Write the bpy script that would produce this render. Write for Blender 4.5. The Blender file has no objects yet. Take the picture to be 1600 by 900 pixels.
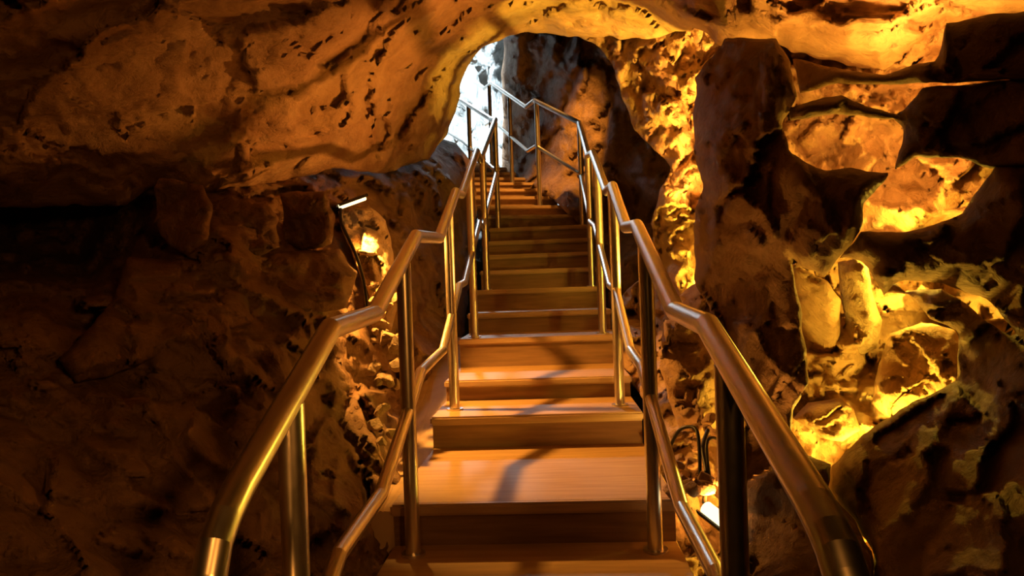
import bpy, bmesh, math, random
import numpy as np
from mathutils import Matrix, Vector

sc = bpy.context.scene
COL = sc.collection
# ------------------------------------------------------------------ camera
FPX = 1150.0
YAW, PITCH, ROLL = math.radians(3.04), math.radians(0.0), math.radians(-2.0)
EYE = Vector((0.094, 0.0, 1.63))
cam_d = bpy.data.cameras.new('camera')
cam_d.sensor_width = 36.0
cam_d.lens = FPX / 1600.0 * 36.0
cam_d.clip_start = 0.03
cam = bpy.data.objects.new('camera', cam_d)
COL.objects.link(cam)
ROT = Matrix.Rotation(YAW, 3, 'Z') @ Matrix.Rotation(math.pi / 2 + PITCH, 3, 'X') @ Matrix.Rotation(ROLL, 3, 'Z')
M4 = ROT.to_4x4(); M4.translation = EYE
cam.matrix_world = M4
sc.camera = cam
# ------------------------------------------------------------------ world, exposure
w = bpy.data.worlds.new('cave_dark')
sc.world = w
w.use_nodes = True
w.node_tree.nodes['Background'].inputs[0].default_value = (0.9, 0.36, 0.08, 1)
w.node_tree.nodes['Background'].inputs[1].default_value = 0.0015
sc.view_settings.view_transform = 'Standard'
sc.view_settings.look = 'None'
sc.view_settings.gamma = 1.0
sc.view_settings.use_curve_mapping = False
sc.view_settings.exposure = 0.0

R_ = np.array(ROT)
E_ = np.array(EYE)
def rays(x, y):
    x = np.asarray(x, float); y = np.asarray(y, float)
    v = np.stack([(x - 800) / FPX, -(y - 450) / FPX, -np.ones_like(x)], -1)
    return v @ R_.T
def PY(x, y, Y):            # point seen at (x, y) whose distance along the stair is Y
    d = rays(x, y)
    t = (np.asarray(Y, float) - E_[1]) / d[..., 1]
    return E_ + d * t[..., None]
def V(x, y, Y):
    return Vector(PY(np.array(x), np.array(y), np.array(Y)))
def VX(x, y, X):            # point seen at (x, y) that lies in the vertical plane of a handrail
    d = rays(x, y)
    t = (X - E_[0]) / d[0]
    return Vector(E_ + d * t)

AMBER = (1.0, 0.36, 0.055)
GOLD = (1.0, 0.42, 0.06)
YELLOW = (1.0, 0.60, 0.05)
COOL = (0.78, 0.92, 1.0)
def light(name, typ, loc, power, color, size=0.05, target=None, spot=None, blend=0.5):
    l = bpy.data.lights.new(name, typ)
    l.energy = power; l.color = color
    if typ == 'AREA':
        l.shape = 'DISK'; l.size = size
    else:
        l.shadow_soft_size = size
    if typ == 'SPOT':
        l.spot_size = math.radians(spot or 90); l.spot_blend = blend
    o = bpy.data.objects.new(name, l)
    COL.objects.link(o)
    o.location = loc
    if target is not None:
        o.rotation_euler = (Vector(target) - Vector(loc)).to_track_quat('-Z', 'Y').to_euler()
    return o
# show-cave lamps, added fill lights and daylight: (pixel x, pixel y, distance Y) give where each one hangs in the cave
LIGHTS = [
    # added fill spots: unseen ones around the visitor, one behind the pillar
    ('fill_light', 'SPOT', Vector((-0.60, 0.25, 0.5)), 24, AMBER, 0.06, V(170, 60, 3.0), 84, 0.9),
    ('recess_lamp', 'SPOT', V(1122, 440, 3.9), 190, AMBER, 0.03, V(520, 70, 4.0), 80, 1.0),  # added spot, brightens the left ceiling from behind the pillar
    ('fill_light', 'SPOT', Vector((0.75, -0.3, 1.9)), 46, AMBER, 0.08, V(230, 480, 3.0), 60, 1.0),
    ('fill_light', 'SPOT', Vector((-0.05, -0.5, 2.7)), 28, AMBER, 0.06, Vector((0.0, 1.0, 0.9)), 62, 1.0),
    # hidden lamps in the right hand recesses
    ('recess_lamp', 'SPOT', V(1097, 440, 4.4), 34, YELLOW, 0.02, V(1052, 385, 5.0), 80, 0.6),
    ('recess_lamp', 'SPOT', V(1096, 500, 4.3), 520, YELLOW, 0.03, V(1066, 300, 5.05), 88, 0.3),
    ('recess_lamp', 'SPOT', V(1125, 330, 4.2), 320, GOLD, 0.03, V(1030, 110, 5.8), 62, 0.5),
    ('recess_lamp', 'POINT', V(1405, 392, 3.3), 28, YELLOW, 0.02, None, None, None),
    ('recess_lamp', 'SPOT', V(1335, 300, 2.98), 66, GOLD, 0.02, V(1390, 90, 3.6), 122, 0.4),
    ('recess_lamp', 'SPOT', V(1525, 84, 2.9), 34, GOLD, 0.03, V(1340, 30, 3.4), 130, 0.5),
    ('recess_lamp', 'POINT', V(1372, 705, 2.95), 34, YELLOW, 0.02, None, None, None),
    ('recess_lamp', 'POINT', V(1318, 752, 3.0), 22, YELLOW, 0.02, None, None, None),
    ('recess_lamp', 'SPOT', V(1492, 474, 2.95), 30, YELLOW, 0.02, V(1335, 480, 3.4), 84, 0.4),
    # far end of the stair
    ('stair_head_lamp', 'SPOT', V(865, -60, 7.6), 620, GOLD, 0.04, V(850, 285, 8.9), 56, 0.9),
    ('entrance_light', 'SPOT', V(715, -160, 11.6), 4200, COOL, 0.2, V(735, 150, 12.7), 70, 0.6),
    ('entrance_light', 'SPOT', V(700, 20, 12.0), 600, COOL, 0.25, Vector((0.0, 5.2, 1.6)), 13, 0.8),
]
for n, t, loc, p, c, s, tg, sp, bl in LIGHTS:
    light(n, t, loc, p, c, s, tg, sp, bl if bl is not None else 0.5)

# ------------------------------------------------------------------ materials
def mat(name):
    m = bpy.data.materials.new(name); m.use_nodes = True
    return m, m.node_tree.nodes, m.node_tree.links, m.node_tree.nodes['Principled BSDF']
def rock_mat(name, c1, c2, c3, scale=3.0, bump=0.6, rough=0.7, spec=0.35, zs=1.0):
    m, N, L, b = mat(name)
    tc = N.new('ShaderNodeTexCoord')
    mp = N.new('ShaderNodeMapping'); mp.inputs['Scale'].default_value = (1, 1, zs)
    L.new(tc.outputs['Object'], mp.inputs['Vector'])
    n1 = N.new('ShaderNodeTexNoise'); n1.inputs['Scale'].default_value = scale
    n1.inputs['Detail'].default_value = 9; n1.inputs['Roughness'].default_value = 0.62
    n1.inputs['Distortion'].default_value = 0.6
    L.new(mp.outputs['Vector'], n1.inputs['Vector'])
    r = N.new('ShaderNodeValToRGB')
    r.color_ramp.elements[0].position = 0.30; r.color_ramp.elements[0].color = (*c1, 1)
    r.color_ramp.elements[1].position = 0.72; r.color_ramp.elements[1].color = (*c3, 1)
    e = r.color_ramp.elements.new(0.5); e.color = (*c2, 1)
    L.new(n1.outputs['Fac'], r.inputs['Fac']); L.new(r.outputs['Color'], b.inputs['Base Color'])
    n2 = N.new('ShaderNodeTexNoise'); n2.inputs['Scale'].default_value = scale * 5
    n2.inputs['Detail'].default_value = 10; n2.inputs['Roughness'].default_value = 0.68
    n2.inputs['Distortion'].default_value = 1.2
    L.new(mp.outputs['Vector'], n2.inputs['Vector'])
    mx = N.new('ShaderNodeVectorMath'); mx.operation = 'MULTIPLY_ADD'
    mx.inputs[1].default_value = (0.22, 0.22, 0.22)
    L.new(n1.outputs['Color'], mx.inputs[0]); L.new(mp.outputs['Vector'], mx.inputs[2])
    hs = None                      # chipped facets: each cell is a small tilted plane
    for k, (sc_, wgt) in enumerate(((scale * 2.2, 0.9), (scale * 6.0, 0.6), (scale * 15.0, 0.35))):
        vo = N.new('ShaderNodeTexVoronoi'); vo.inputs['Scale'].default_value = sc_
        L.new(mx.outputs[0], vo.inputs['Vector'])
        d = N.new('ShaderNodeVectorMath'); d.operation = 'SUBTRACT'
        L.new(mx.outputs[0], d.inputs[0]); L.new(vo.outputs['Position'], d.inputs[1])
        c = N.new('ShaderNodeVectorMath'); c.operation = 'SUBTRACT'; c.inputs[1].default_value = (0.5, 0.5, 0.5)
        L.new(vo.outputs['Color'], c.inputs[0])
        dt = N.new('ShaderNodeVectorMath'); dt.operation = 'DOT_PRODUCT'
        L.new(d.outputs[0], dt.inputs[0]); L.new(c.outputs[0], dt.inputs[1])
        ma = N.new('ShaderNodeMath'); ma.operation = 'MULTIPLY_ADD'; ma.inputs[1].default_value = 2.2
        L.new(dt.outputs['Value'], ma.inputs[0])
        if hs is None: ma.inputs[2].default_value = 0
        else: L.new(hs.outputs[0], ma.inputs[2])
        hs = ma
    ad = N.new('ShaderNodeMath'); ad.operation = 'MULTIPLY_ADD'; ad.inputs[1].default_value = 0.42 / scale
    L.new(n2.outputs['Fac'], ad.inputs[0]); L.new(hs.outputs[0], ad.inputs[2])
    bp = N.new('ShaderNodeBump'); bp.inputs['Strength'].default_value = min(1, bump)
    bp.inputs['Distance'].default_value = 0.6 * bump
    L.new(ad.outputs[0], bp.inputs['Height']); L.new(bp.outputs['Normal'], b.inputs['Normal'])
    b.inputs['Roughness'].default_value = rough
    b.inputs['Specular IOR Level'].default_value = spec
    return m
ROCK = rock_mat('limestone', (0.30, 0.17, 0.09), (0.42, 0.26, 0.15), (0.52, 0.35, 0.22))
ROCK_LIT = rock_mat('lit limestone', (0.42, 0.28, 0.16), (0.55, 0.40, 0.25), (0.66, 0.50, 0.34), 5.0, 0.8)  # lamplight put into the colour: paler limestone for rock near lamps
ROCK_SHADE = rock_mat('shaded limestone', (0.16, 0.085, 0.04), (0.25, 0.145, 0.08), (0.34, 0.21, 0.13))  # shade put into the colour: limestone darkened for masses out of the lamplight
ROCK_GREY = rock_mat('grey limestone', (0.35, 0.38, 0.38), (0.55, 0.58, 0.58), (0.75, 0.78, 0.78), 3.0, 0.7, 0.7, 0.3, 0.2)

def plain(name, col, rough=0.5, metal=0.0, emis=None, es=0.0):
    m, N, L, b = mat(name)
    tc = N.new('ShaderNodeTexCoord'); n = N.new('ShaderNodeTexNoise')
    n.inputs['Scale'].default_value = 25; n.inputs['Detail'].default_value = 4
    L.new(tc.outputs['Object'], n.inputs['Vector'])
    mr = N.new('ShaderNodeMapRange'); mr.inputs['To Min'].default_value = rough * 0.8
    mr.inputs['To Max'].default_value = min(1, rough * 1.25)
    L.new(n.outputs['Fac'], mr.inputs['Value']); L.new(mr.outputs['Result'], b.inputs['Roughness'])
    b.inputs['Base Color'].default_value = (*col, 1)
    b.inputs['Metallic'].default_value = metal
    if emis:
        b.inputs['Emission Color'].default_value = (*emis, 1)
        b.inputs['Emission Strength'].default_value = es
    return m
STEEL = plain('brushed steel', (0.80, 0.76, 0.72), 0.31, 1.0)
BLACK = plain('black rubber', (0.012, 0.012, 0.012), 0.45)
CONCRETE = rock_mat('smooth concrete', (0.40, 0.28, 0.18), (0.50, 0.36, 0.24), (0.56, 0.42, 0.30), 4.0, 0.12, 0.85, 0.1)
GLOW = plain('lit lamp tube', (1, 0.95, 0.8), 0.4, 0.0, (1.0, 0.84, 0.42), 2.2)
def wood(name, c1, c2, rough):
    m, N, L, b = mat(name)
    tc = N.new('ShaderNodeTexCoord'); mp = N.new('ShaderNodeMapping')
    mp.inputs['Scale'].default_value = (1.2, 14, 14)
    L.new(tc.outputs['Object'], mp.inputs['Vector'])
    n = N.new('ShaderNodeTexNoise'); n.inputs['Scale'].default_value = 3; n.inputs['Detail'].default_value = 7
    L.new(mp.outputs['Vector'], n.inputs['Vector'])
    r = N.new('ShaderNodeValToRGB')
    r.color_ramp.elements[0].position = 0.35; r.color_ramp.elements[0].color = (*c1, 1)
    r.color_ramp.elements[1].position = 0.7; r.color_ramp.elements[1].color = (*c2, 1)
    L.new(n.outputs['Fac'], r.inputs['Fac']); L.new(r.outputs['Color'], b.inputs['Base Color'])
    bp = N.new('ShaderNodeBump'); bp.inputs['Strength'].default_value = 0.12; bp.inputs['Distance'].default_value = 0.01
    L.new(n.outputs['Fac'], bp.inputs['Height']); L.new(bp.outputs['Normal'], b.inputs['Normal'])
    b.inputs['Roughness'].default_value = rough
    b.inputs['Specular IOR Level'].default_value = 0.35
    return m
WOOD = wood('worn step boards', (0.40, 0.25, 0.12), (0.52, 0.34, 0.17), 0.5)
RISER = wood('riser boards', (0.19, 0.11, 0.06), (0.28, 0.165, 0.09), 0.55)  # colour lowered to help the unlit steps look dark
NOSE = wood('step nosing', (0.36, 0.24, 0.15), (0.48, 0.33, 0.22), 0.3)

# ------------------------------------------------------------------ helpers
def link(name, verts, faces, m, parent=None, smooth=True):
    me = bpy.data.meshes.new(name)
    me.from_pydata(verts, [], faces)
    me.update()
    if smooth:
        me.polygons.foreach_set('use_smooth', [True] * len(me.polygons))
    me.materials.append(m)
    o = bpy.data.objects.new(name, me)
    COL.objects.link(o)
    if parent: o.parent = parent
    return o
def bmobj(name, bm, m, parent=None, smooth=False):
    me = bpy.data.meshes.new(name)
    bmesh.ops.recalc_face_normals(bm, faces=bm.faces)
    bm.to_mesh(me); bm.free()
    if smooth:
        me.polygons.foreach_set('use_smooth', [True] * len(me.polygons))
    me.materials.append(m)
    o = bpy.data.objects.new(name, me)
    COL.objects.link(o)
    if parent: o.parent = parent
    return o
def tag(o, label, cat, group=None):
    o['label'] = label; o['category'] = cat
    if group: o['group'] = group
    return o
def thing(name, label, cat, group=None, loc=(0, 0, 0)):
    o = bpy.data.objects.new(name, None); COL.objects.link(o)
    o.location = loc
    return tag(o, label, cat, group)

# ---- numpy noise
def hash3(i, j, k, s):
    h = (i.astype(np.int64) * 374761393 + j.astype(np.int64) * 668265263 + k.astype(np.int64) * 2147483647 + s * 974711) & 0xFFFFFFFF
    h = ((h ^ (h >> 13)) * 1274126177) & 0xFFFFFFFF
    h = ((h ^ (h >> 16)) * 2246822519) & 0xFFFFFFFF
    h = h ^ (h >> 15)
    return (h & 0xFFFFFF) / float(0xFFFFFF)
def vnoise(p, s):
    f = np.floor(p); t = p - f; t = t * t * (3 - 2 * t)
    i = f.astype(np.int64)
    out = 0
    for a in (0, 1):
        for b in (0, 1):
            for c in (0, 1):
                wgt = (t[:, 0] if a else 1 - t[:, 0]) * (t[:, 1] if b else 1 - t[:, 1]) * (t[:, 2] if c else 1 - t[:, 2])
                out = out + wgt * hash3(i[:, 0] + a, i[:, 1] + b, i[:, 2] + c, s)
    return out * 2 - 1
def fbm(p, s, octv=4, g=0.5):
    a, o, n = 1.0, 0, 0
    for q in range(octv):
        o = o + a * vnoise(p * (2.03 ** q) + 17.3 * q, s + q); n += a; a *= g
    return o / n
def facets(p, s):            # broken rock: every cell is a tilted plane with its own offset
    f = np.floor(p); best = np.full(len(p), 9e9); val = np.zeros(len(p))
    for a in (-1, 0, 1):
        for b in (-1, 0, 1):
            for c in (-1, 0, 1):
                q = f + np.array([a, b, c]); qi = q.astype(np.int64)
                h = [hash3(qi[:, 0], qi[:, 1], qi[:, 2], s + m) for m in range(7)]
                fp = q + np.stack(h[:3], -1)
                d = p - fp; dd = (d * d).sum(1)
                v = (d * (np.stack(h[3:6], -1) * 2 - 1)).sum(1) * 1.1 + (h[6] - 0.5) * 0.5
                m_ = dd < best
                val = np.where(m_, v, val); best = np.where(m_, dd, best)
    return val
def rockdisp(p, s, f=2.0, strata=1.0):
    sq = np.array([1.0, 1.0, strata])
    wp = p + 0.18 * np.stack([fbm(p * 2.2, s + 40, 3), fbm(p * 2.2, s + 50, 3), fbm(p * 2.2, s + 60, 3)], -1)
    return (facets(wp * f * sq, s) * 0.55 + facets(wp * f * 2.7 * sq, s + 9) * 0.25 +
            facets(wp * f * 6.5, s + 13) * 0.06 + fbm(p * f * 0.6, s + 21, 5) * 0.55)

def inpoly(x, y, P):
    c = np.zeros(x.shape, bool); n = len(P)
    for i in range(n):
        x0, y0 = P[i]; x1, y1 = P[(i + 1) % n]
        if y0 == y1: continue
        m = ((y0 > y) != (y1 > y)) & (x < (x1 - x0) * (y - y0) / (y1 - y0) + x0)
        c ^= m
    return c
def nearest(x, y, P):
    best = np.full(x.shape, 9e18); bx = np.zeros(x.shape); by = np.zeros(x.shape)
    n = len(P)
    for i in range(n):
        x0, y0 = P[i]; x1, y1 = P[(i + 1) % n]
        dx, dy = x1 - x0, y1 - y0
        t = np.clip(((x - x0) * dx + (y - y0) * dy) / max(dx * dx + dy * dy, 1e-9), 0, 1)
        qx, qy = x0 + t * dx, y0 + t * dy
        d = (x - qx) ** 2 + (y - qy) ** 2
        m = d < best
        best = np.where(m, d, best); bx = np.where(m, qx, bx); by = np.where(m, qy, by)
    return np.sqrt(best), bx, by
def interp(ctrl):            # smooth 1/Y surface through control points
    C = np.array(ctrl, float); n = len(C)
    xy = C[:, :2] / 400.0; v = 1 / C[:, 2]
    K = np.sqrt(((xy[:, None] - xy[None]) ** 2).sum(-1) + 1e-9)
    A = np.zeros((n + 3, n + 3)); A[:n, :n] = -K - 0.0 * np.eye(n)
    A[:n, n] = 1; A[:n, n + 1:] = xy; A[n, :n] = 1; A[n + 1:, :n] = xy.T
    sol = np.linalg.lstsq(A, np.concatenate([v, [0, 0, 0]]), rcond=None)[0]
    lo, hi = v.min() * 0.9, v.max() * 1.1
    def f(x, y):
        q = np.stack([x, y], -1) / 400.0; out = np.full(len(q), sol[n]) + q @ sol[n + 1:]
        for k in range(n):
            out = out - sol[k] * np.sqrt(((q - xy[k]) ** 2).sum(-1) + 1e-9)
        return 1 / np.clip(out, lo, hi)
    return f
def rock_mass(name, poly, ctrl, thick, amp, m, step=7.0, seed=1, edge=40.0, freq=2.0, warp=7.0, strata=1.0, back=None):
    """closed body of rock: its outline, its distance at control points, its real thickness"""
    P = [(float(a), float(b)) for a, b in poly]
    xs = [p[0] for p in P]; ys = [p[1] for p in P]
    gx = np.arange(min(xs) - step, max(xs) + 2 * step, step); gy = np.arange(min(ys) - step, max(ys) + 2 * step, step)
    X, Y = np.meshgrid(gx, gy); sh = X.shape
    x, y = X.ravel(), Y.ravel()
    ins = inpoly(x, y, P)
    dist, bx, by = nearest(x, y, P)
    I = ins.reshape(sh)
    q = (I[:-1, :-1].astype(int) + I[1:, :-1] + I[:-1, 1:] + I[1:, 1:]) >= 1
    idx = np.arange(x.size).reshape(sh)
    quads = np.stack([idx[:-1, :-1][q], idx[1:, :-1][q], idx[1:, 1:][q], idx[:-1, 1:][q]], -1)
    px = np.where(ins, x, bx); py = np.where(ins, y, by); dist = np.where(ins, dist, 0)
    used = np.unique(quads); remap = -np.ones(x.size, int); remap[used] = np.arange(used.size)
    px, py, dist, rim = px[used], py[used], dist[used], ~ins[used]
    quads = remap[quads]
    z0 = np.zeros_like(px)
    pw = np.stack([px / 60, py / 60, z0 + seed], -1); pw2 = np.stack([px / 17, py / 17, z0 + seed], -1)
    wx = px + warp * (fbm(pw, seed + 3, 3) + 0.45 * fbm(pw2, seed + 5, 2))
    wy = py + warp * (fbm(pw, seed + 4, 3) + 0.45 * fbm(pw2, seed + 6, 2))
    D = interp(ctrl)(px, py)
    t = np.clip(dist / edge, 0, 1); prof = np.sqrt(np.clip(1 - (1 - t) ** 2, 0, 1))
    p3 = PY(wx, wy, D)
    disp = rockdisp(p3, seed, freq, strata) * amp
    yf = np.maximum(D - thick * prof - disp * (0.35 + 0.65 * prof), 0.25)
    front = PY(wx, wy, yf)
    th = thick if back is None else back
    yb = np.maximum(D + th * prof - disp * 0.35 + 0.004, yf + 0.004)
    backp = PY(wx, wy, yb)
    n = len(px)
    # rim vertices are shared by front and back
    bi = np.where(rim, np.arange(n), 0); ninner = (~rim).sum()
    bi[~rim] = n + np.arange(ninner)
    verts = np.concatenate([front, backp[~rim]])
    fb = bi[quads][:, ::-1]
    allq = np.concatenate([quads, fb])
    # drop faces that collapsed
    ok = np.array([len(set(r)) == 4 for r in allq.tolist()])
    same = np.concatenate([np.all(rim[quads], 1), np.all(rim[quads], 1)])
    allq = allq[ok & ~same]
    o = link(name, verts.tolist(), allq.tolist(), m)
    return o
def structure(o):
    o['kind'] = 'structure'; return o

# ================================================================== the cave itself
structure(rock_mass('ceiling',
    [(-600, -500), (2200, -500), (2200, 30), (1600, 22), (1530, 26), (1482, 42), (1462, 88), (1380, 110), (1290, 98), (1215, 72),
     (1140, 72), (1085, 48), (1010, 66), (940, 58), (890, 56), (850, 44), (800, 54), (752, 72), (722, 108), (712, 160), (702, 205),
     (672, 248), (600, 272), (560, 268), (520, 262), (488, 272), (420, 290), (330, 296), (250, 288), (200, 318), (0, 326), (-600, 340)],
    [(-600, -500, 1.0), (-600, 340, 2.2), (0, 0, 2.3), (0, 320, 3.2), (300, 0, 2.8), (300, 290, 3.7), (550, 0, 3.2), (550, 265, 4.8), (690, 200, 6.4),
     (720, 110, 6.6), (720, 0, 4.2), (850, 40, 6.2), (850, -60, 4.0), (1000, 55, 5.2), (1100, 0, 3.6), (1150, 65, 3.9), (1300, 0, 3.35), (1380, 105, 3.65), (1480, 30, 3.5), (1600, 0, 3.0),
     (800, -500, 1.7), (2200, -500, 1.3), (2200, 20, 2.2)],
    0.22, 0.42, ROCK, 5.5, 11, 60, 1.5, 8, 1.0, back=0.5))
structure(rock_mass('wall_left',
    [(-600, 200), (160, 230), (480, 220), (600, 230), (680, 210), (712, 222), (738, 258), (748, 330), (738, 420), (728, 520), (700, 560), (660, 600), (655, 700),
     (668, 840), (700, 1000), (760, 1300), (-600, 1300)],
    [(-600, 200, 1.5), (-600, 1300, 0.7), (0, 380, 4.6), (120, 400, 4.6), (60, 480, 2.6), (0, 700, 1.7), (0, 900, 1.45), (250, 340, 3.6), (300, 500, 2.7), (300, 900, 1.9), (450, 330, 4.0), (450, 600, 2.9), (480, 900, 2.2),
     (560, 400, 4.3), (560, 600, 3.7), (570, 850, 2.7), (640, 300, 6.0), (640, 500, 5.0), (640, 700, 3.8), (640, 900, 3.0), (735, 250, 9.0), (740, 400, 8.0), (700, 1200, 1.9)],
    0.12, 0.42, ROCK_SHADE, 6, 23, 40, 2.0, 5, 1.4, back=0.4))
structure(rock_mass('wall_right',
    [(884, 30), (930, 20), (1000, -60), (1200, -120), (2200, -150), (2200, 1300), (1000, 1300), (1030, 900), (1020, 760), (1015, 640), (985, 600), (957, 540), (960, 480), (992, 440),
     (1012, 425), (1022, 385), (1014, 350), (1030, 300), (1052, 262), (1032, 238), (984, 190), (958, 105), (926, 66), (892, 50)],
    [(890, 45, 6.6), (950, 60, 6.2), (1000, 180, 5.8), (1050, 60, 5.2), (1050, 340, 5.0), (1000, 480, 5.6), (1030, 560, 4.5), (1085, 240, 5.1), (1070, 460, 4.7), (1080, 600, 3.8), (1090, 720, 3.3), (1060, 900, 2.9),
     (1240, 40, 4.2), (1240, 300, 4.3), (1240, 480, 4.0), (1240, 800, 3.5), (1400, 60, 3.7), (1400, 220, 3.8), (1440, 320, 3.7), (1340, 520, 3.6), (1420, 560, 3.6), (1450, 900, 3.0), (1600, 450, 3.4), (2200, -100, 2.4), (2200, 1300, 1.6)],
    0.10, 0.36, ROCK, 4.5, 37, 30, 3.4, 6, 1.4, back=0.4))
structure(rock_mass('wall_far',
    [(786, 40), (836, 30), (1000, 20), (1120, 60), (1120, 620), (960, 620), (945, 470), (930, 425), (918, 372), (900, 345), (862, 312), (835, 302), (786, 320)],  # left end added to fill the dark gap and shield the daylight
    [(786, 60, 11.2), (790, 280, 11.1), (838, 60, 10.4), (845, 280, 9.6), (900, 60, 9.2), (900, 200, 9.0), (885, 310, 8.1), (840, 300, 9.2), (925, 345, 7.8), (960, 60, 8.2), (975, 240, 7.9), (972, 320, 8.6), (1010, 300, 7.4), (1000, 420, 6.8), (1000, 560, 6.0), (1120, 300, 6.6)],
    0.10, 0.34, ROCK_SHADE, 5, 43, 24, 1.7, 5, 1.3, back=0.3))
structure(rock_mass('wall_back',
    [(560, -80), (800, -60), (990, -40), (990, 420), (560, 420)],
    [(560, 0, 12.4), (780, 0, 12.8), (790, 300, 12.8), (600, 300, 12.4), (835, 150, 14), (990, 150, 14)],
    0.15, 0.16, ROCK_GREY, 5, 41, 40, 3.2, 4, 0.12, back=0.5))

# ---- foreground masses of the right hand wall; the lit recesses show between them
OUT = 'dark rock masses of the right wall'
def outcrop(label, poly, ctrl, thick, amp, seed, **k):
    o = rock_mass('rock_outcrop', poly, ctrl, thick, amp, k.pop('m', ROCK_SHADE), k.pop('step', 6), seed, **k)
    return tag(o, label, 'rock')
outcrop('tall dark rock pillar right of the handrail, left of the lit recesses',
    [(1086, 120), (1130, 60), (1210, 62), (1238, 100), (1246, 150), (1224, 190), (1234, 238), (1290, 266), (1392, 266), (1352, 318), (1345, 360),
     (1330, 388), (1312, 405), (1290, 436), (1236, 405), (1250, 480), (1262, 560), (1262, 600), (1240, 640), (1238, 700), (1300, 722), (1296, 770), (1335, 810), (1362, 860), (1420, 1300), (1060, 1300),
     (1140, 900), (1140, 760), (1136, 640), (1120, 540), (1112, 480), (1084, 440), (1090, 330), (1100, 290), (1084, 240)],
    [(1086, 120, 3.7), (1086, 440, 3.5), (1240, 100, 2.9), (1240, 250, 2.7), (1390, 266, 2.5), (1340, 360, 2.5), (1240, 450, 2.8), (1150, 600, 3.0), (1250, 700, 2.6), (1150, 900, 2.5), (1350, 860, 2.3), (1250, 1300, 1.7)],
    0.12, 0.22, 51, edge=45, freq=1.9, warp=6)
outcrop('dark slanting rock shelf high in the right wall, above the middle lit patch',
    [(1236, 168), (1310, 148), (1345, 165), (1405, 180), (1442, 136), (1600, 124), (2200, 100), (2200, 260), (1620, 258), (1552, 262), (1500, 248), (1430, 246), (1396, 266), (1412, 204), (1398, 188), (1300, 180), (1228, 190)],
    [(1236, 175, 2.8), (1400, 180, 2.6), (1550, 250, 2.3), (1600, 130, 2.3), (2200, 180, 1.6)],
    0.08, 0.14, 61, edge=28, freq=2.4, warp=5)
outcrop('unlit rock slab filling the shade under the orange ceiling at the top right corner',
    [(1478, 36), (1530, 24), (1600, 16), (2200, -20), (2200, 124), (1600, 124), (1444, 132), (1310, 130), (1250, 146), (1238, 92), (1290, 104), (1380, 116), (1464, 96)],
    [(1478, 40, 2.6), (1300, 120, 2.9), (1600, 70, 2.35), (2200, 60, 1.7)],  # its lower strip stands in for a gap that is only shade
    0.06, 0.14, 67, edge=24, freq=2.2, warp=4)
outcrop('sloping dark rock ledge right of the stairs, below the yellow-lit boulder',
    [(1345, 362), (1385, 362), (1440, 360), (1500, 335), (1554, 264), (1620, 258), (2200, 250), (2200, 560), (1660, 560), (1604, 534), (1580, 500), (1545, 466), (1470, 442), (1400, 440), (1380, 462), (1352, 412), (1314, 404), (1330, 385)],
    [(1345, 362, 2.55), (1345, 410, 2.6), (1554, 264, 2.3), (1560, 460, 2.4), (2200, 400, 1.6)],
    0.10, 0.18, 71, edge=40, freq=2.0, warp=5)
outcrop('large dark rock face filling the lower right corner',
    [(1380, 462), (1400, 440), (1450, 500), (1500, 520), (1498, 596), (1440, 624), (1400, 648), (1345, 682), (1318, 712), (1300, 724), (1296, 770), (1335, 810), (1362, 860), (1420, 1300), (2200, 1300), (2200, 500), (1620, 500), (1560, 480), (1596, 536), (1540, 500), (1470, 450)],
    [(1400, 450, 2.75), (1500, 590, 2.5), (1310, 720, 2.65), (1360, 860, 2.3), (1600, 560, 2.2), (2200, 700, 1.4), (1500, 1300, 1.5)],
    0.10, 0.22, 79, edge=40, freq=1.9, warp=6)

outcrop('cracked orange boulder behind the right handrail, above the low tube lamp',
    [(1036, 498), (1080, 502), (1112, 540), (1132, 600), (1134, 662), (1092, 684), (1062, 668), (1042, 622), (1030, 570)],
    [(1036, 500, 3.5), (1130, 600, 3.3), (1080, 680, 3.2)], 0.12, 0.16, 83, edge=30, freq=4.0, warp=4, m=ROCK, step=4)
outcrop('rubbly brown rock heap behind the right handrail, just below the yellow-lit rock',
    [(1062, 462), (1100, 428), (1128, 450), (1140, 500), (1136, 560), (1112, 548), (1080, 505)],
    [(1062, 462, 3.9), (1130, 450, 3.6), (1110, 540, 3.5)], 0.10, 0.2, 85, edge=30, freq=5.0, warp=4, m=ROCK, step=4)
outcrop('small dark boulder in the lower lit recess of the right wall',
    [(1240, 655), (1262, 628), (1312, 622), (1334, 640), (1345, 672), (1318, 690), (1290, 686)],
    [(1240, 655, 3.2), (1340, 660, 3.1)], 0.09, 0.12, 87, edge=20, freq=4.0, warp=3, step=4)
outcrop('upright pointed rock slab in the lower lit recess of the right wall',
    [(1236, 408), (1262, 424), (1292, 440), (1316, 470), (1312, 520), (1300, 556), (1262, 580), (1248, 500)],
    [(1236, 410, 3.3), (1312, 520, 3.45)], 0.10, 0.10, 89, edge=24, freq=3.0, warp=3, m=ROCK, step=4)
outcrop('golden lamplit rock block standing at the top of the lower lit recess',
    [(1308, 410), (1340, 404), (1358, 420), (1362, 452), (1378, 500), (1370, 545), (1340, 560), (1322, 520), (1312, 460)],
    [(1310, 410, 3.35), (1370, 540, 3.4)], 0.12, 0.12, 91, edge=24, freq=3.5, warp=3, m=ROCK_LIT, step=4)
outcrop('crumbly orange rock lump right of the golden block in the lower lit recess',
    [(1392, 520), (1440, 502), (1490, 512), (1520, 560), (1510, 610), (1440, 640), (1390, 655), (1360, 630), (1372, 580)],
    [(1400, 520, 3.2), (1500, 600, 3.0)], 0.12, 0.2, 93, edge=30, freq=5.0, warp=4, m=ROCK, step=4)
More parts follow.
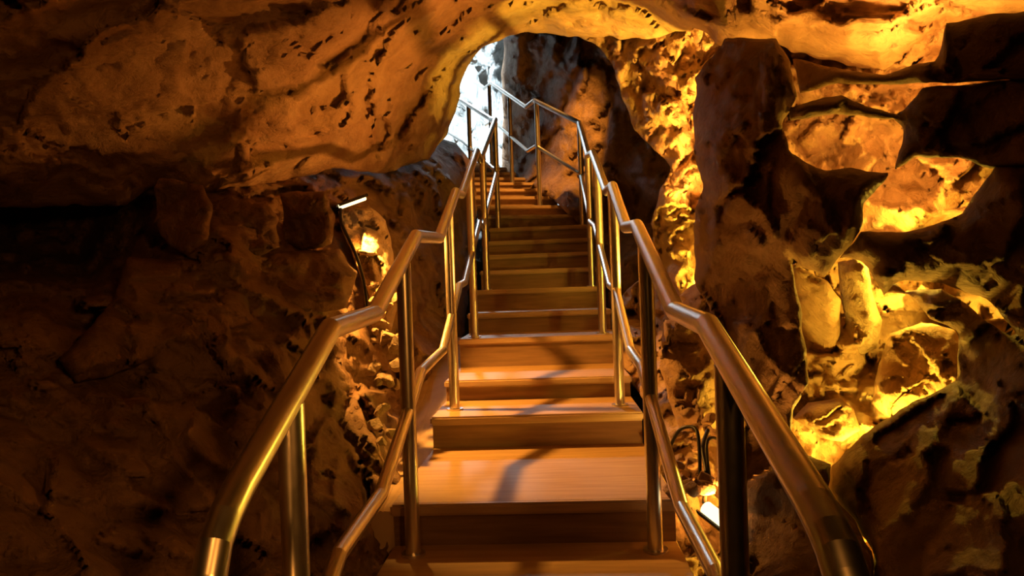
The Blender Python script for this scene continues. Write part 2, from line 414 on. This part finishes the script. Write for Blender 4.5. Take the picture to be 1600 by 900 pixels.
outcrop('rugged pale rock column lit from above by the tube lamp on the left wall',
    [(528, 332), (548, 322), (575, 322), (602, 345), (614, 400), (622, 460), (612, 520), (590, 500), (572, 450), (552, 400), (534, 360)],
    [(528, 332, 4.05), (600, 345, 4.3), (600, 500, 3.95)], 0.12, 0.22, 95, edge=24, freq=4.0, warp=4, m=ROCK_LIT, step=4)
outcrop('dark rounded rock block under the ceiling, nearest the black hollow on the left',
    [(246, 296), (258, 280), (318, 288), (334, 322), (322, 376), (296, 402), (262, 386), (236, 352), (250, 322)],
    [(240, 290, 3.1), (330, 400, 2.9)], 0.10, 0.26, 97, edge=14, freq=3.2, warp=9, step=5)
outcrop('wide dark rock block under the ceiling between two other blocks on the left',
    [(326, 318), (360, 306), (420, 308), (438, 340), (436, 388), (400, 402), (345, 396)],
    [(330, 318, 3.4), (430, 400, 3.3)], 0.08, 0.26, 99, edge=14, freq=3.2, warp=9, step=5)
outcrop('brown rock block under the ceiling, closest to the left tube lamp',
    [(438, 300), (470, 290), (510, 300), (522, 340), (516, 384), (470, 392), (440, 372)],
    [(438, 300, 3.7), (516, 390, 3.6)], 0.09, 0.24, 101, edge=14, freq=3.2, warp=9, step=5)
outcrop('long flat brown rock shelf running across the left wall below the blocks',
    [(200, 400), (320, 404), (440, 396), (530, 388), (560, 430), (540, 480), (440, 500), (330, 520), (250, 560), (120, 600), (90, 560), (180, 470)],
    [(200, 400, 2.9), (530, 400, 3.6), (120, 600, 2.1), (440, 500, 3.1)], 0.14, 0.2, 103, edge=40, freq=2.6, warp=6, step=5, strata=1.6)

# ================================================================== the stair
EZ = EYE.z
STEPS = [  # (nosing Y, height relative to the eye)
    (-0.75, -1.705), (-0.15, -1.55), (0.4, -1.395), (0.9, -1.24), (1.4, -1.085), (1.92, -0.93), (2.64, -0.775), (3.565, -0.62), (4.06, -0.505), (4.72, -0.32),
    (5.28, -0.175), (5.85, -0.01), (6.35, 0.155), (6.80, 0.31), (7.15, 0.46), (7.48, 0.615), (7.85, 0.77), (8.25, 0.92), (8.60, 1.07), (8.95, 1.21), (9.35, 1.35), (9.75, 1.48), (10.15, 1.62), (10.55, 1.76), (10.95, 1.9)]
def tread_z(Y):
    z = STEPS[0][1]
    for a, b in STEPS:
        if Y >= a - 0.02: z = b
    return EZ + z
def bend(Y):                 # sideways shift of the stair axis: beyond the corner it turns left
    return -0.36 * max(0, Y - 7.75)
stair = thing('staircase', 'long narrow brown stair with wooden steps climbing through the cave', 'stairs', loc=(0, -0.75, EZ - 1.705))
def boxv(bm, x0, x1, y0, y1, z0, z1, bev=0.0, skew=0.0):
    vs = [bm.verts.new((x, y + skew * x, z)) for x in (x0, x1) for y in (y0, y1) for z in (z0, z1)]
    for f in ((0, 1, 3, 2), (4, 6, 7, 5), (0, 4, 5, 1), (2, 3, 7, 6), (0, 2, 6, 4), (1, 5, 7, 3)):
        bm.faces.new([vs[i] for i in f])
def child(o, parent):
    o.parent = parent
    o.matrix_parent_inverse = Matrix.Translation(parent.location).inverted()
    return o
for i, (y, z) in enumerate(STEPS):
    yn = STEPS[i + 1][0] if i + 1 < len(STEPS) else y + 0.8
    zp = STEPS[i - 1][1] if i else z - 0.155
    cx = bend(y); sk = 0.30 if y > 7.8 else 0.0
    hw = 0.515
    top = EZ + z
    bm = bmesh.new(); boxv(bm, cx - hw, cx + hw, y + 0.035, yn + 0.06, top - 0.045, top, skew=0)
    for v in bm.verts: v.co.y += sk * (v.co.x - cx)
    bmesh.ops.bevel(bm, geom=bm.edges[:], offset=0.004, segments=1, affect='EDGES')
    child(bmobj('tread', bm, WOOD), stair)
    bm = bmesh.new(); boxv(bm, cx - hw - 0.004, cx + hw + 0.004, y, y + 0.038, top - 0.04, top + 0.002)
    for v in bm.verts: v.co.y += sk * (v.co.x - cx)
    bmesh.ops.bevel(bm, geom=bm.edges[:], offset=0.009, segments=3, affect='EDGES')
    child(bmobj('nosing', bm, NOSE), stair)
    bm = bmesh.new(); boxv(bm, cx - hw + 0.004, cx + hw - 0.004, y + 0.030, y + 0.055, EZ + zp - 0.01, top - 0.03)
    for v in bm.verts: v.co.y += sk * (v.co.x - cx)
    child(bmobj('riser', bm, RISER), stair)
# side stringers under the steps
for s in (-1, 1):
    bm = bmesh.new(); ring = []
    pts = [(-0.75, -1.95)] + [(y, z - 0.22) for y, z in STEPS if y < 7.8] + [(7.85, 0.55)]
    for x in (s * 0.46, s * 0.50):
        ring.append([bm.verts.new((x, y, EZ + z - 0.08)) for y, z in pts] + [bm.verts.new((x, y, EZ + z - 0.30)) for y, z in reversed(pts)])
    n = len(ring[0])
    for a in range(n):
        b = (a + 1) % n
        bm.faces.new([ring[0][a], ring[0][b], ring[1][b], ring[1][a]])
    h = n // 2
    for r in ring:
        for a in range(h - 1):
            bm.faces.new([r[a], r[a + 1], r[n - 2 - a], r[n - 1 - a]])
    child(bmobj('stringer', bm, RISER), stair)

# concrete ledge on the left of the lit steps
bm = bmesh.new()
rows = [(2.66, -0.80, -0.60), (3.1, -0.79, -0.66), (3.56, -0.77, -0.74), (4.1, -0.66, -0.86), (4.6, -0.55, -0.95), (5.1, -0.45, -1.0), (5.6, -0.36, -1.02)]
grid = []
for (y, z, xl) in rows:
    r = []
    for k in range(7):
        t = k / 6; x = xl + (-0.505 - xl) * t
        r.append(bm.verts.new((x + 0.012 * math.sin(7 * y + k), y, EZ + z + 0.012 * math.sin(5 * y + 3 * k) * (1 - t))))
    r.append(bm.verts.new((-0.505, y, EZ + z - 0.5))); r.append(bm.verts.new((xl - 0.05, y, EZ + z - 0.5)))
    grid.append(r)
for a in range(len(grid) - 1):
    for k in range(9):
        bm.faces.new([grid[a][k], grid[a][(k + 1) % 9], grid[a + 1][(k + 1) % 9], grid[a + 1][k]])
bm.faces.new(grid[0]); bm.faces.new(list(reversed(grid[-1])))
tag(bmobj('concrete_ledge', bm, CONCRETE), 'smooth orange-lit concrete ledge beside the left edge of the middle steps', 'ledge')

# ================================================================== handrails
def tube(bm, pts, r, seg=20, cap=True):
    P = [Vector(p) for p in pts]; rings = []
    up = Vector((1, 0, 0))
    if abs((P[1] - P[0]).normalized().x) > 0.9: up = Vector((0, 0, 1))
    d0 = (P[1] - P[0]).normalized()
    u = d0.cross(up).normalized(); v = d0.cross(u).normalized()
    base = [P[0] + (u * math.cos(2 * math.pi * k / seg) + v * math.sin(2 * math.pi * k / seg)) * r for k in range(seg)]
    rings.append(base)
    for i in range(1, len(P)):
        d = (P[i] - P[i - 1]).normalized()
        nrm = d if i == len(P) - 1 else (d + (P[i + 1] - P[i]).normalized()).normalized()
        ring = []
        for q in rings[-1]:
            t = (P[i] - q).dot(nrm) / d.dot(nrm)
            ring.append(q + d * t)
        rings.append(ring)
    R = [[bm.verts.new(q) for q in ring] for ring in rings]
    for i in range(len(R) - 1):
        for k in range(seg):
            f = bm.faces.new([R[i][k], R[i][(k + 1) % seg], R[i + 1][(k + 1) % seg], R[i + 1][k]]); f.smooth = True
    if cap:
        bm.faces.new(R[0]); bm.faces.new(list(reversed(R[-1])))
    bm.edges.ensure_lookup_table()
    for ring in R:
        for k in range(seg):
            e = bm.edges.get((ring[k], ring[(k + 1) % seg]))
            if e: e.smooth = False
def tube_obj(name, pts, r, m, parent=None, seg=20):
    bm = bmesh.new(); tube(bm, pts, r, seg)
    o = bmobj(name, bm, m)
    if parent: child(o, parent)
    return o
def zat(pts, Y):
    for a, b in zip(pts[:-1], pts[1:]):
        if a.y <= Y <= b.y:
            t = (Y - a.y) / (b.y - a.y); return a.lerp(b, t)
    return pts[-1].copy()
XR, XL = 0.425, -0.425
right = [VX(x, y, XR) for x, y in ((1340, 960), (1322, 900), (1310, 862), (1296, 830), (1274, 788), (1105, 508), (1055, 486), (995, 353), (978, 355), (957, 291), (948, 299), (926, 239), (919, 243))]
right.append(V(905, 192, 7.6))
right += [V(835, 157, 8.6), V(822, 167, 8.85), V(768, 130, 10.3), V(757, 138, 10.6), V(720, 110, 12.0)]
left = [VX(x, y, XL) for x, y in ((318, 960), (327, 900), (336, 850), (352, 806), (372, 764), (516, 514), (585, 490), (650, 369), (686, 372), (712, 300), (721, 304), (745, 237), (750, 250))]
left.append(V(774, 187, 7.7))
left += [V(767, 186, 7.95), V(722, 158, 9.5), V(700, 150, 10.5)]
for P_ in (right, left):
    print('RAIL', [tuple(round(c, 2) for c in (p.x, p.y, p.z - EZ)) for p in P_])
RR = 0.026
MID = 0.53
def build_rail(label, pts, posts, start_mid):
    t = thing('handrail', label, 'handrail', loc=(pts[0].x, posts[0], tread_z(posts[0])))
    tube_obj('top_rail', pts, RR, STEEL, t)
    mid = []
    for p in pts[start_mid:]:
        mid.append(Vector((p.x, p.y, p.z - MID)))
    first = zat(pts, 1.42)
    tube_obj('middle_rail', mid, RR * 0.8, STEEL, t)
    for Y in posts:
        p = zat(pts, Y)
        z0 = tread_z(Y)
        c = tube_obj('post', [(p.x, Y, z0), (p.x, Y, p.z - 0.01)], 0.0265, STEEL, t)
        bm = bmesh.new(); tube(bm, [(p.x, Y, z0), (p.x, Y, z0 + 0.008)], 0.043, 24)
        f = bmobj('base_flange', bm, STEEL); f.parent = c; f.matrix_parent_inverse = Matrix.Translation(t.location).inverted() @ Matrix.Identity(4)
        f.matrix_parent_inverse = (Matrix.Translation(t.location) @ c.matrix_parent_inverse).inverted()
    return t
# near ends of the rails drop to the lower posts
build_rail('zigzag steel handrail with posts along the left side of the stair', left, [1.42, 2.58, 3.79, 4.89, 5.95, 7.6, 9.1], 3)
build_rail('zigzag steel handrail with posts along the right side of the stair', right, [1.42, 2.58, 3.79, 4.89, 5.95, 7.55, 8.55, 9.5, 10.4], 3)

# ================================================================== lamps and cables
def tube_lamp(label, a, b, r, power, target, side, cone):
    a, b = Vector(a), Vector(b); c = (a + b) / 2
    t = thing('lamp', label, 'lamp', loc=c)
    tube_obj('lamp_tube', [a, b], r, GLOW, t, 16)
    d = (b - a).normalized(); away = Vector((0, 0, side))
    out = (Vector(target) - c).normalized()
    bm = bmesh.new()                           # half-round black housing behind the tube
    u = away; v = d.cross(u).normalized(); R = []
    for q in (a - d * 0.012, b + d * 0.012):
        R.append([bm.verts.new(q + u * math.cos(x) * r * k + v * math.sin(x) * r * k) for k in (1.15, 1.45) for x in [math.radians(g) for g in range(-80, 81, 16)]])
    m_ = len(R[0]) // 2
    loop = list(range(m_)) + list(range(2 * m_ - 1, m_ - 1, -1))
    for i in range(len(loop)):
        p, q = loop[i], loop[(i + 1) % len(loop)]
        bm.faces.new([R[0][p], R[0][q], R[1][q], R[1][p]])
    for rr in R:
        for i in range(m_ - 1): bm.faces.new([rr[i], rr[i + 1], rr[m_ + i + 1], rr[m_ + i]])
    child(bmobj('lamp_housing', bm, BLACK), t)
    l = light('lamp_bulb', 'SPOT', c + out * (r + 0.03), power, GOLD, 0.03, target, cone, 0.4)
    return t
tube_lamp('small lit tube lamp on the left rock wall above the handrail', V(531, 323, 3.8), V(570, 309, 3.9), 0.014, 210, (-0.28, 3.85, EZ - 0.7), 1, 92)
tube_lamp('small lit tube lamp low down behind the right handrail', V(1103, 794, 2.6), V(1142, 824, 2.5), 0.025, 30, V(1080, 560, 3.4), -1, 150)
def stone(loc, size, seed, m):
    bm = bmesh.new(); bmesh.ops.create_icosphere(bm, subdivisions=3, radius=1.0)
    rnd = random.Random(seed)
    pl = [(Vector((rnd.gauss(0, 1), rnd.gauss(0, 1), rnd.gauss(0, 1))).normalized(), rnd.uniform(0.5, 0.85)) for _ in range(11)]
    sx, sy, sz = size * rnd.uniform(0.8, 1.3), size * rnd.uniform(0.7, 1.1), size * rnd.uniform(0.55, 0.95)
    for v in bm.verts:              # cut flat faces into the ball, like broken stone
        for n_, h in pl:
            d = v.co.dot(n_)
            if d > h: v.co -= n_ * (d - h)
        v.co = Vector((v.co.x * sx, v.co.y * sy, v.co.z * sz))
    o = bmobj('stone', bm, m, None, False)
    o.rotation_euler = (rnd.uniform(-.5, .5), rnd.uniform(-.5, .5), rnd.uniform(0, 6.28)); o.location = loc
    return o
rs = random.Random(4)
for k in range(46):             # rubble heap left of the steps
    t = rs.random(); y = 455 + 265 * t
    x = 604 + rs.uniform(-22, 22) - 30 * max(0, t - 0.4) * rs.random() * 3
    tag(stone(V(x, y, 3.85 - 0.75 * t + rs.uniform(-.05, .05)), rs.uniform(0.022, 0.055), k, ROCK_LIT), 'small broken limestone stone in the rubble heap left of the steps', 'stone', 'rubble stones left of the steps')
for k in range(30):             # rubble right of the steps
    x = rs.uniform(1046, 1135); y = rs.uniform(655, 770)
    tag(stone(V(x, y, 3.05 - 0.45 * (y - 655) / 115 + rs.uniform(-.04, .04)), rs.uniform(0.018, 0.045), 100 + k, ROCK), 'small broken stone lying behind the right handrail by the low tube lamp', 'stone', 'rubble stones by the low tube lamp')
def cable(label, px, r, name='cable'):
    P = [V(*p) for p in px]; out = []
    for i in range(len(P) - 1):
        p0 = P[max(i - 1, 0)]; p1, p2 = P[i], P[i + 1]; p3 = P[min(i + 2, len(P) - 1)]
        for k in range(6):
            t = k / 6
            out.append(0.5 * ((2 * p1) + (p2 - p0) * t + (2 * p0 - 5 * p1 + 4 * p2 - p3) * t * t + (3 * p1 - p0 - 3 * p2 + p3) * t ** 3))
    out.append(P[-1])
    return tag(tube_obj(name, out, r, BLACK, None, 8), label, 'cable')
cable('black cable hanging down the left rock from the tube lamp', [(532, 326, 3.78), (534, 350, 3.74), (552, 388, 3.7), (566, 430, 3.68), (573, 472, 3.66), (574, 510, 3.7)], 0.008)
cable('thin black cable looping over the stones behind the right handrail', [(1046, 700, 2.9), (1062, 672, 2.85), (1084, 668, 2.8), (1092, 690, 2.75), (1094, 760, 2.68)], 0.007)
cable('black cable running up beside the low tube lamp', [(1106, 672, 2.9), (1098, 700, 2.8), (1104, 740, 2.7), (1100, 786, 2.62)], 0.008)
cable('short black cable arching over the rubble right of the other cables', [(1128, 690, 2.85), (1112, 684, 2.8), (1104, 700, 2.75), (1112, 770, 2.66)], 0.006)
